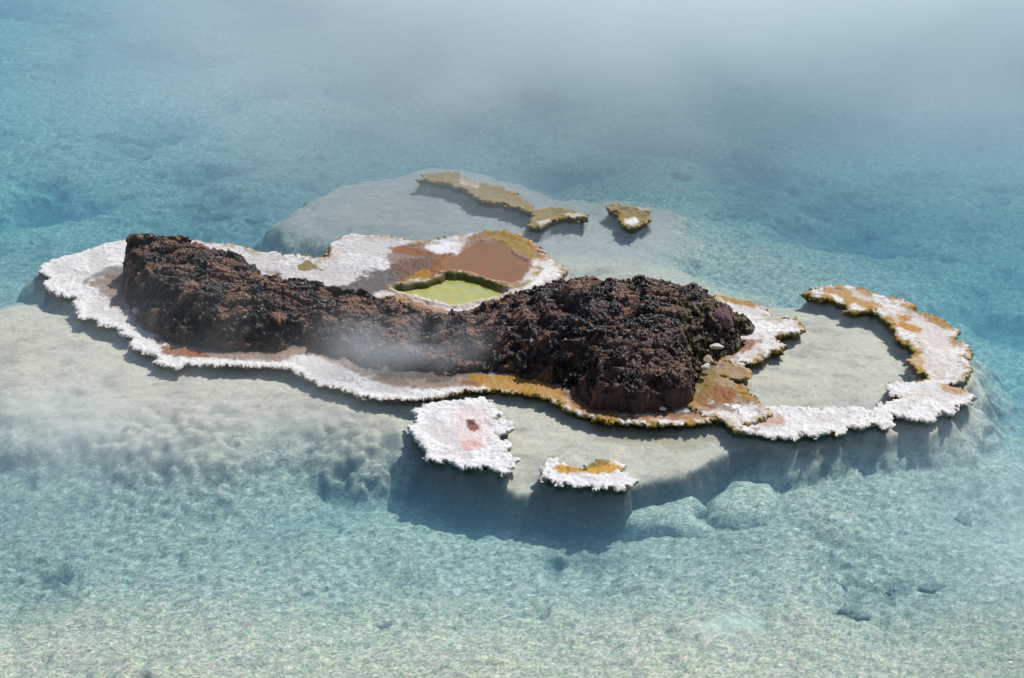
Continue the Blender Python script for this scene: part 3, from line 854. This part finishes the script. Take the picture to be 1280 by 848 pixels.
    sv = np.array([v_.co[:] for v_ in bm.verts]); sf = np.array([[v_.index for v_ in f_.verts] for f_ in bm.faces]); bm.free()
    dens = sst(-.05, .3, fbm(X, Y, None, .20, 4, 55)) * sst(-.2, .3, fbm(X, Y, None, .07, 3, 57)) * (s < -.03) * (.35 + .65 * rightc)
    dens = dens ** 1.6 + .012 * (s < .0)
    for nm, sel, par in (("crust_rubble", xc < xs, a), ("crust_rubble", xc >= xs, b)):
        w = (dens[:-1, :-1] * sel).ravel(); n_ = 4200 if par is a else 10500
        pick = rng.choice(len(w), n_, p=w / w.sum())
        jj, ii = np.unravel_index(pick, sel.shape)
        P0 = np.stack([X2[jj, ii], Y2[jj, ii], Z[jj, ii]], 1)
        sz = rng.gamma(2.4, .0026, n_) + .0025
        Vv = sv[None] * (1 + .45 * rng.normal(size=(n_, len(sv), 1)).clip(-1, 1.5))
        asp = np.stack([np.ones(n_), rng.uniform(.35, .8, n_), rng.uniform(.3, .9, n_)], 1)
        Vv = Vv * asp[:, None] * sz[:, None, None]
        th = rng.uniform(0, 6.28, n_); c1, s1_ = np.cos(th)[:, None], np.sin(th)[:, None]
        Vx = Vv[..., 0] * c1 - Vv[..., 1] * s1_; Vy = Vv[..., 0] * s1_ + Vv[..., 1] * c1
        Vv = np.stack([Vx + P0[:, None, 0], Vy + P0[:, None, 1], Vv[..., 2] + P0[:, None, 2]], -1)
        pal = np.array([(.010, .008, .008, .45), (.018, .014, .014, .4), (.06, .053, .055, .35), (.21, .19, .195, .35), (.07, .026, .014, .6), (.16, .075, .02, .6), (.30, .24, .21, .6), (.05, .07, .008, .6)])
        k_ = rng.choice(8, n_, p=[.28, .24, .20, .12, .10, .035, .02, .005])
        Cc = np.repeat(pal[k_][:, None], len(sv), 1)
        Ff = (sf[None] + (np.arange(n_) * len(sv))[:, None, None]).reshape(-1, 3)
        me = bpy.data.meshes.new(nm)
        me.vertices.add(n_ * len(sv)); me.vertices.foreach_set("co", Vv.astype(np.float32).ravel())
        me.loops.add(len(Ff) * 3); me.loops.foreach_set("vertex_index", Ff.astype(np.int32).ravel())
        me.polygons.add(len(Ff)); me.polygons.foreach_set("loop_start", np.arange(0, len(Ff) * 3, 3, dtype=np.int32))
        me.polygons.foreach_set("loop_total", np.full(len(Ff), 3, dtype=np.int32)); me.update(calc_edges=True)
        me.color_attributes.new("Col", 'FLOAT_COLOR', 'POINT').data.foreach_set("color", Cc.astype(np.float32).ravel())
        me.materials.append(M_ROCK)
        o = bpy.data.objects.new(nm, me); COL.objects.link(o); o.parent = par; o["kind"] = "stuff"
        o.matrix_parent_inverse = par.matrix_world.inverted()
    return root, X2, Y2, Z


ROCK, RX, RY, RZ = build_rock()


# ------------------------------------------------------------------ loose stones
def ico(sub=3):
    import bmesh
    bm = bmesh.new(); bmesh.ops.create_icosphere(bm, subdivisions=sub, radius=1.0)
    V = np.array([v.co[:] for v in bm.verts]); Fs = [[v.index for v in f.verts] for f in bm.faces]
    bm.free()
    return V, Fs


IV, IFS = ico(4)


def stone(name, px, py, size, z, col, label, cat="stone", seed=0, mat=None, group=None, facets=11, rough=.08, rot=0.0, z_base=None, col2=None):
    rng = np.random.RandomState(seed)
    V = IV.copy()
    for _ in range(facets):                     # planar cuts give broken faces
        n = rng.normal(size=3); n /= np.linalg.norm(n)
        d = rng.uniform(.42, .8)
        k = V @ n
        V = V - np.outer(np.clip(k - d, 0, None) * .9, n)
    nn = fbm(V[:, 0] + seed, V[:, 1] * 1.0, V[:, 2] + 3.3, .8, 4, seed)
    n3 = fbm(V[:, 0] + seed, V[:, 1] * 1.0, V[:, 2] + 3.3, .2, 3, seed + 1)
    V = V * (1 + rough * 2.0 * nn + rough * .8 * n3)[:, None] * np.array(size)
    c, s_ = math.cos(rot), math.sin(rot)
    V = np.stack([V[:, 0] * c - V[:, 1] * s_, V[:, 0] * s_ + V[:, 1] * c, V[:, 2]], 1)
    x, y, zz = at(px, py, z)
    C = np.zeros((len(V), 4)); C[...] = tuple(col) + (.8,)
    if col2:
        mixc(C, col2, sst(-.1, .4, n3))
    zb = zz - size[2]
    o = tri_mesh(name, V + np.array([0, 0, size[2]]), IFS, mat or M_SINTER, None, C)
    o.location = (x, y, zb)
    tag(o, label, cat, group)
    return o


stone("stone", 881, 459, (.055, .045, .03), .14, (.60, .54, .46), "pale squarish stone, lowest of the three pale ones on the mound's toe", seed=3)
stone("stone", 886, 449, (.05, .04, .03), .15, (.46, .36, .24), "tan stone between two whiter ones on the mound's toe", seed=4)
stone("stone", 897, 434, (.065, .045, .025), .16, (.58, .50, .44), "pale flat stone, highest of the three pale ones on the mound's toe", seed=5)
stone("boulder", 900, 398, (.15, .12, .09), .30, (.11, .05, .052), "smooth purplish boulder set in the right shoulder of the dark mound", "boulder", seed=6, mat=M_ROCK, rough=.06, col2=(.08, .04, .04))
stone("stone", 169, 366, (.09, .05, .03), .07, (.45, .41, .40), "greyish white stone at the foot of the ridge's left cliff", seed=8)
stone("stone", 829, 511, (.03, .022, .018), .06, (.62, .58, .52), "very small pale stone on the orange mat before the mound", seed=9)
stone("stone", 173, 388, (.05, .05, .03), .07, (.42, .38, .38), "small grey stone on the brown patch left of the ridge", seed=10)

# submerged slabs and rocks
SLABC = (.46, .45, .38)


def slab(outline, z, label, seed, tilt=(0, 0)):
    P = poly(outline, z)
    lo, hi = P.min(0) - .2, P.max(0) + .2
    X, Y = np.meshgrid(np.arange(lo[0], hi[0], .014), np.arange(lo[1], hi[1], .014))
    s = sdf(X, Y, P) + .06 * fbm(X, Y, None, .2, 4, seed)
    inn = np.clip(-s, 0, None)
    d, _ = dome(X, Y, .11, seed)
    c = P.mean(0)
    Z = z + .018 * fbm(X, Y, None, .25, 4, seed + 1) + .006 * d + tilt[0] * (X - c[0]) + tilt[1] * (Y - c[1]) - .07 * np.exp(-inn / .05)
    Z = np.where(s > 0, Z - s * 3.0, Z)
    C = np.zeros(X.shape + (4,)); C[...] = (.50, .48, .41, .95)
    mixc(C, (.30, .30, .26), .7 * sst(0, .5, fbm(X, Y, None, .09, 4, seed + 2, gain=.7)))
    o = grid_mesh("submerged_slab", X, Y, Z, C, s[:-1, :-1] < .14, M_BED)
    tag(o, label, "submerged rock")


slab([(882,623),(894,615),(913,599),(933,597),(964,601),(978,618),(964,646),(943,651),(919,650),(903,647),(888,637)], -.25,
     "broad pale slab under clear water, right of the long lumpy slab", 20, (.02, .03))
slab([(821,611),(842,609),(870,611),(882,629),(870,637),(890,654),(894,662),(874,666),(854,664),(838,656),(811,654),(777,648),(762,629),(791,627),(819,623)], -.27,
     "long lumpy submerged slab beside the broad one, below the yellow pool islet", 22, (.0, .03))
DARK = [(496,692,.13,.6,"dark wedge of rock alone on the pale bed below the round islet"),
        (333,541,.07,.2,"blurred dark rock on the shallow floor before the ridge"),
        (405,541,.04,.2,"small dark rock under shallow water below the white shelf"),
        (222,568,.13,.4,"dark rock in cloudy water at the left"),
        (410,590,.16,.6,"dark boulder in the deeper gully left of the round islet"),
        (484,783,.06,.42,"little dark stone near the bottom edge of the picture"),
        (430,758,.08,.45,"dark stone in front of the pale gravel, lower middle"),
        (862,822,.07,.36,"dark stone half buried in beige gravel at the bottom"),
        (820,715,.07,.52,"dark stone below the long submerged slab"),
        (1035,725,.14,.52,"flat dark rock on the pale bed at the lower right"),
        (1060,765,.15,.48,"dark rock below the flat one at the lower right"),
        (1110,735,.07,.52,"small dark rock at the lower right among scattered ones"),
        (1165,735,.09,.5,"dark rock nearest the right edge of the lower bed"),
        (1205,650,.11,.6,"dark rock under hazy water below the crescent rim"),
        (275,270,.14,1.0,"dark rock in deep turquoise water behind the ridge"),
        (320,274,.09,1.0,"smaller dark rock in turquoise water beside another behind the ridge")]
for k, (px, py, r, d, lab) in enumerate(DARK):
    rr = random.Random(k)
    stone("submerged_rock", px, py, (r * rr.uniform(.9, 1.4), r * rr.uniform(.7, 1.0), r * .34), -(.15 + (d - .15) * .45 if d > .15 else d) - .02 + r * .04, (.30, .30, .26), lab, "submerged rock", seed=40 + k, mat=M_BED,
          group="dark rocks lying on the pool bed", rot=rr.uniform(-1, 1), rough=.34, col2=(.15, .16, .15))


# ------------------------------------------------------------------ steam
def steam_mat(name, dens, nscale, thr, width, falloff, aniso=0.0, col=(.93, .99, 1.0), stretch=(1, 1, 1)):
    """box volume: density fades smoothly to nothing at the box's own walls"""
    m = bpy.data.materials.new(name); m.use_nodes = True
    t = m.node_tree; t.nodes.clear()
    out = t.nodes.new("ShaderNodeOutputMaterial")
    pv = t.nodes.new("ShaderNodeVolumePrincipled")
    pv.inputs["Color"].default_value = col + (1,)
    pv.inputs["Anisotropy"].default_value = aniso
    tc = t.nodes.new("ShaderNodeTexCoord")
    mp = t.nodes.new("ShaderNodeMapping")
    t.links.new(tc.outputs["Object"], mp.inputs[0])
    mp.inputs["Scale"].default_value = stretch
    n = t.nodes.new("ShaderNodeTexNoise"); n.inputs["Scale"].default_value = nscale; n.inputs["Detail"].default_value = 5
    n.inputs["Distortion"].default_value = .9
    t.links.new(mp.outputs[0], n.inputs["Vector"])
    mr = t.nodes.new("ShaderNodeMapRange"); mr.interpolation_type = 'SMOOTHSTEP'
    mr.inputs["From Min"].default_value = thr; mr.inputs["From Max"].default_value = thr + width
    mr.inputs["To Min"].default_value = 0; mr.inputs["To Max"].default_value = dens
    t.links.new(n.outputs["Fac"], mr.inputs["Value"])
    g = t.nodes.new("ShaderNodeTexCoord")
    sx = t.nodes.new("ShaderNodeSeparateXYZ"); t.links.new(g.outputs["Generated"], sx.inputs[0])
    last = mr.outputs[0]
    for axis, (a, b, c, d) in falloff.items():
        up = t.nodes.new("ShaderNodeMapRange"); up.interpolation_type = 'SMOOTHSTEP'
        up.inputs["From Min"].default_value = a; up.inputs["From Max"].default_value = b
        dn = t.nodes.new("ShaderNodeMapRange"); dn.interpolation_type = 'SMOOTHSTEP'
        dn.inputs["From Min"].default_value = c; dn.inputs["From Max"].default_value = d
        dn.inputs["To Min"].default_value = 1; dn.inputs["To Max"].default_value = 0
        for nd in (up, dn):
            t.links.new(sx.outputs[axis], nd.inputs["Value"])
            mu = t.nodes.new("ShaderNodeMath"); mu.operation = 'MULTIPLY'
            t.links.new(last, mu.inputs[0]); t.links.new(nd.outputs[0], mu.inputs[1])
            last = mu.outputs[0]
    t.links.new(last, pv.inputs["Density"])
    t.links.new(pv.outputs[0], out.inputs["Volume"])
    return m


def box(name, lo, hi, mat, label, rot=0.0):
    c = [(a + b) / 2 for a, b in zip(lo, hi)]
    h = [(b - a) / 2 for a, b in zip(lo, hi)]
    V = [(sx * h[0], sy * h[1], sz * h[2]) for sz in (-1, 1) for sy in (-1, 1) for sx in (-1, 1)]
    Fs = [(0, 2, 3, 1), (4, 5, 7, 6), (0, 1, 5, 4), (2, 6, 7, 3), (0, 4, 6, 2), (1, 3, 7, 5)]
    o = tri_mesh(name, V, Fs, mat, smooth=False)
    o.location = c; o.rotation_euler = (0, 0, rot)
    tag(o, label, "steam", None, "stuff")
    return o


F3 = {"X": (0, .3, .6, 1), "Y": (0, .4, .6, 1), "Z": (-.1, .02, .25, 1)}
s1 = steam_mat("steam_bank", 1.05, .28, .22, .45, {"X": (0, .5, .75, 1), "Y": (0, .5, .85, 1), "Z": (-.1, .02, .3, 1)})
box("steam", (-7, 13.2, .02), (10.5, 30, 3.2), s1, "broad bank of drifting steam over the far water")
s2_ = steam_mat("steam_left", .4, .6, .34, .4, F3)
box("steam", (-6.2, 9.6, .02), (-.6, 13.2, 1.3), s2_, "thin veil of steam low over the water at the left front")
s3 = steam_mat("steam_right", .4, .6, .36, .4, F3)
box("steam", (2.2, 7.6, .02), (7.6, 11.4, 1.2), s3, "thin veil of steam low over the water at the right front")
c_ = at(500, 470, 0)
s4 = steam_mat("steam_wisp", 2.2, 2.2, .30, .45, {"X": (0, .45, .55, 1), "Y": (0, .4, .6, 1), "Z": (0, .15, .3, 1)})
box("steam", (c_[0] - .9, c_[1] - .25, .03), (c_[0] + .9, c_[1] + .35, .62), s4, "small wisp of steam rising before the low saddle of the dark rock")
cy.volume_step_rate = 0.5
cy.volume_max_steps = 128
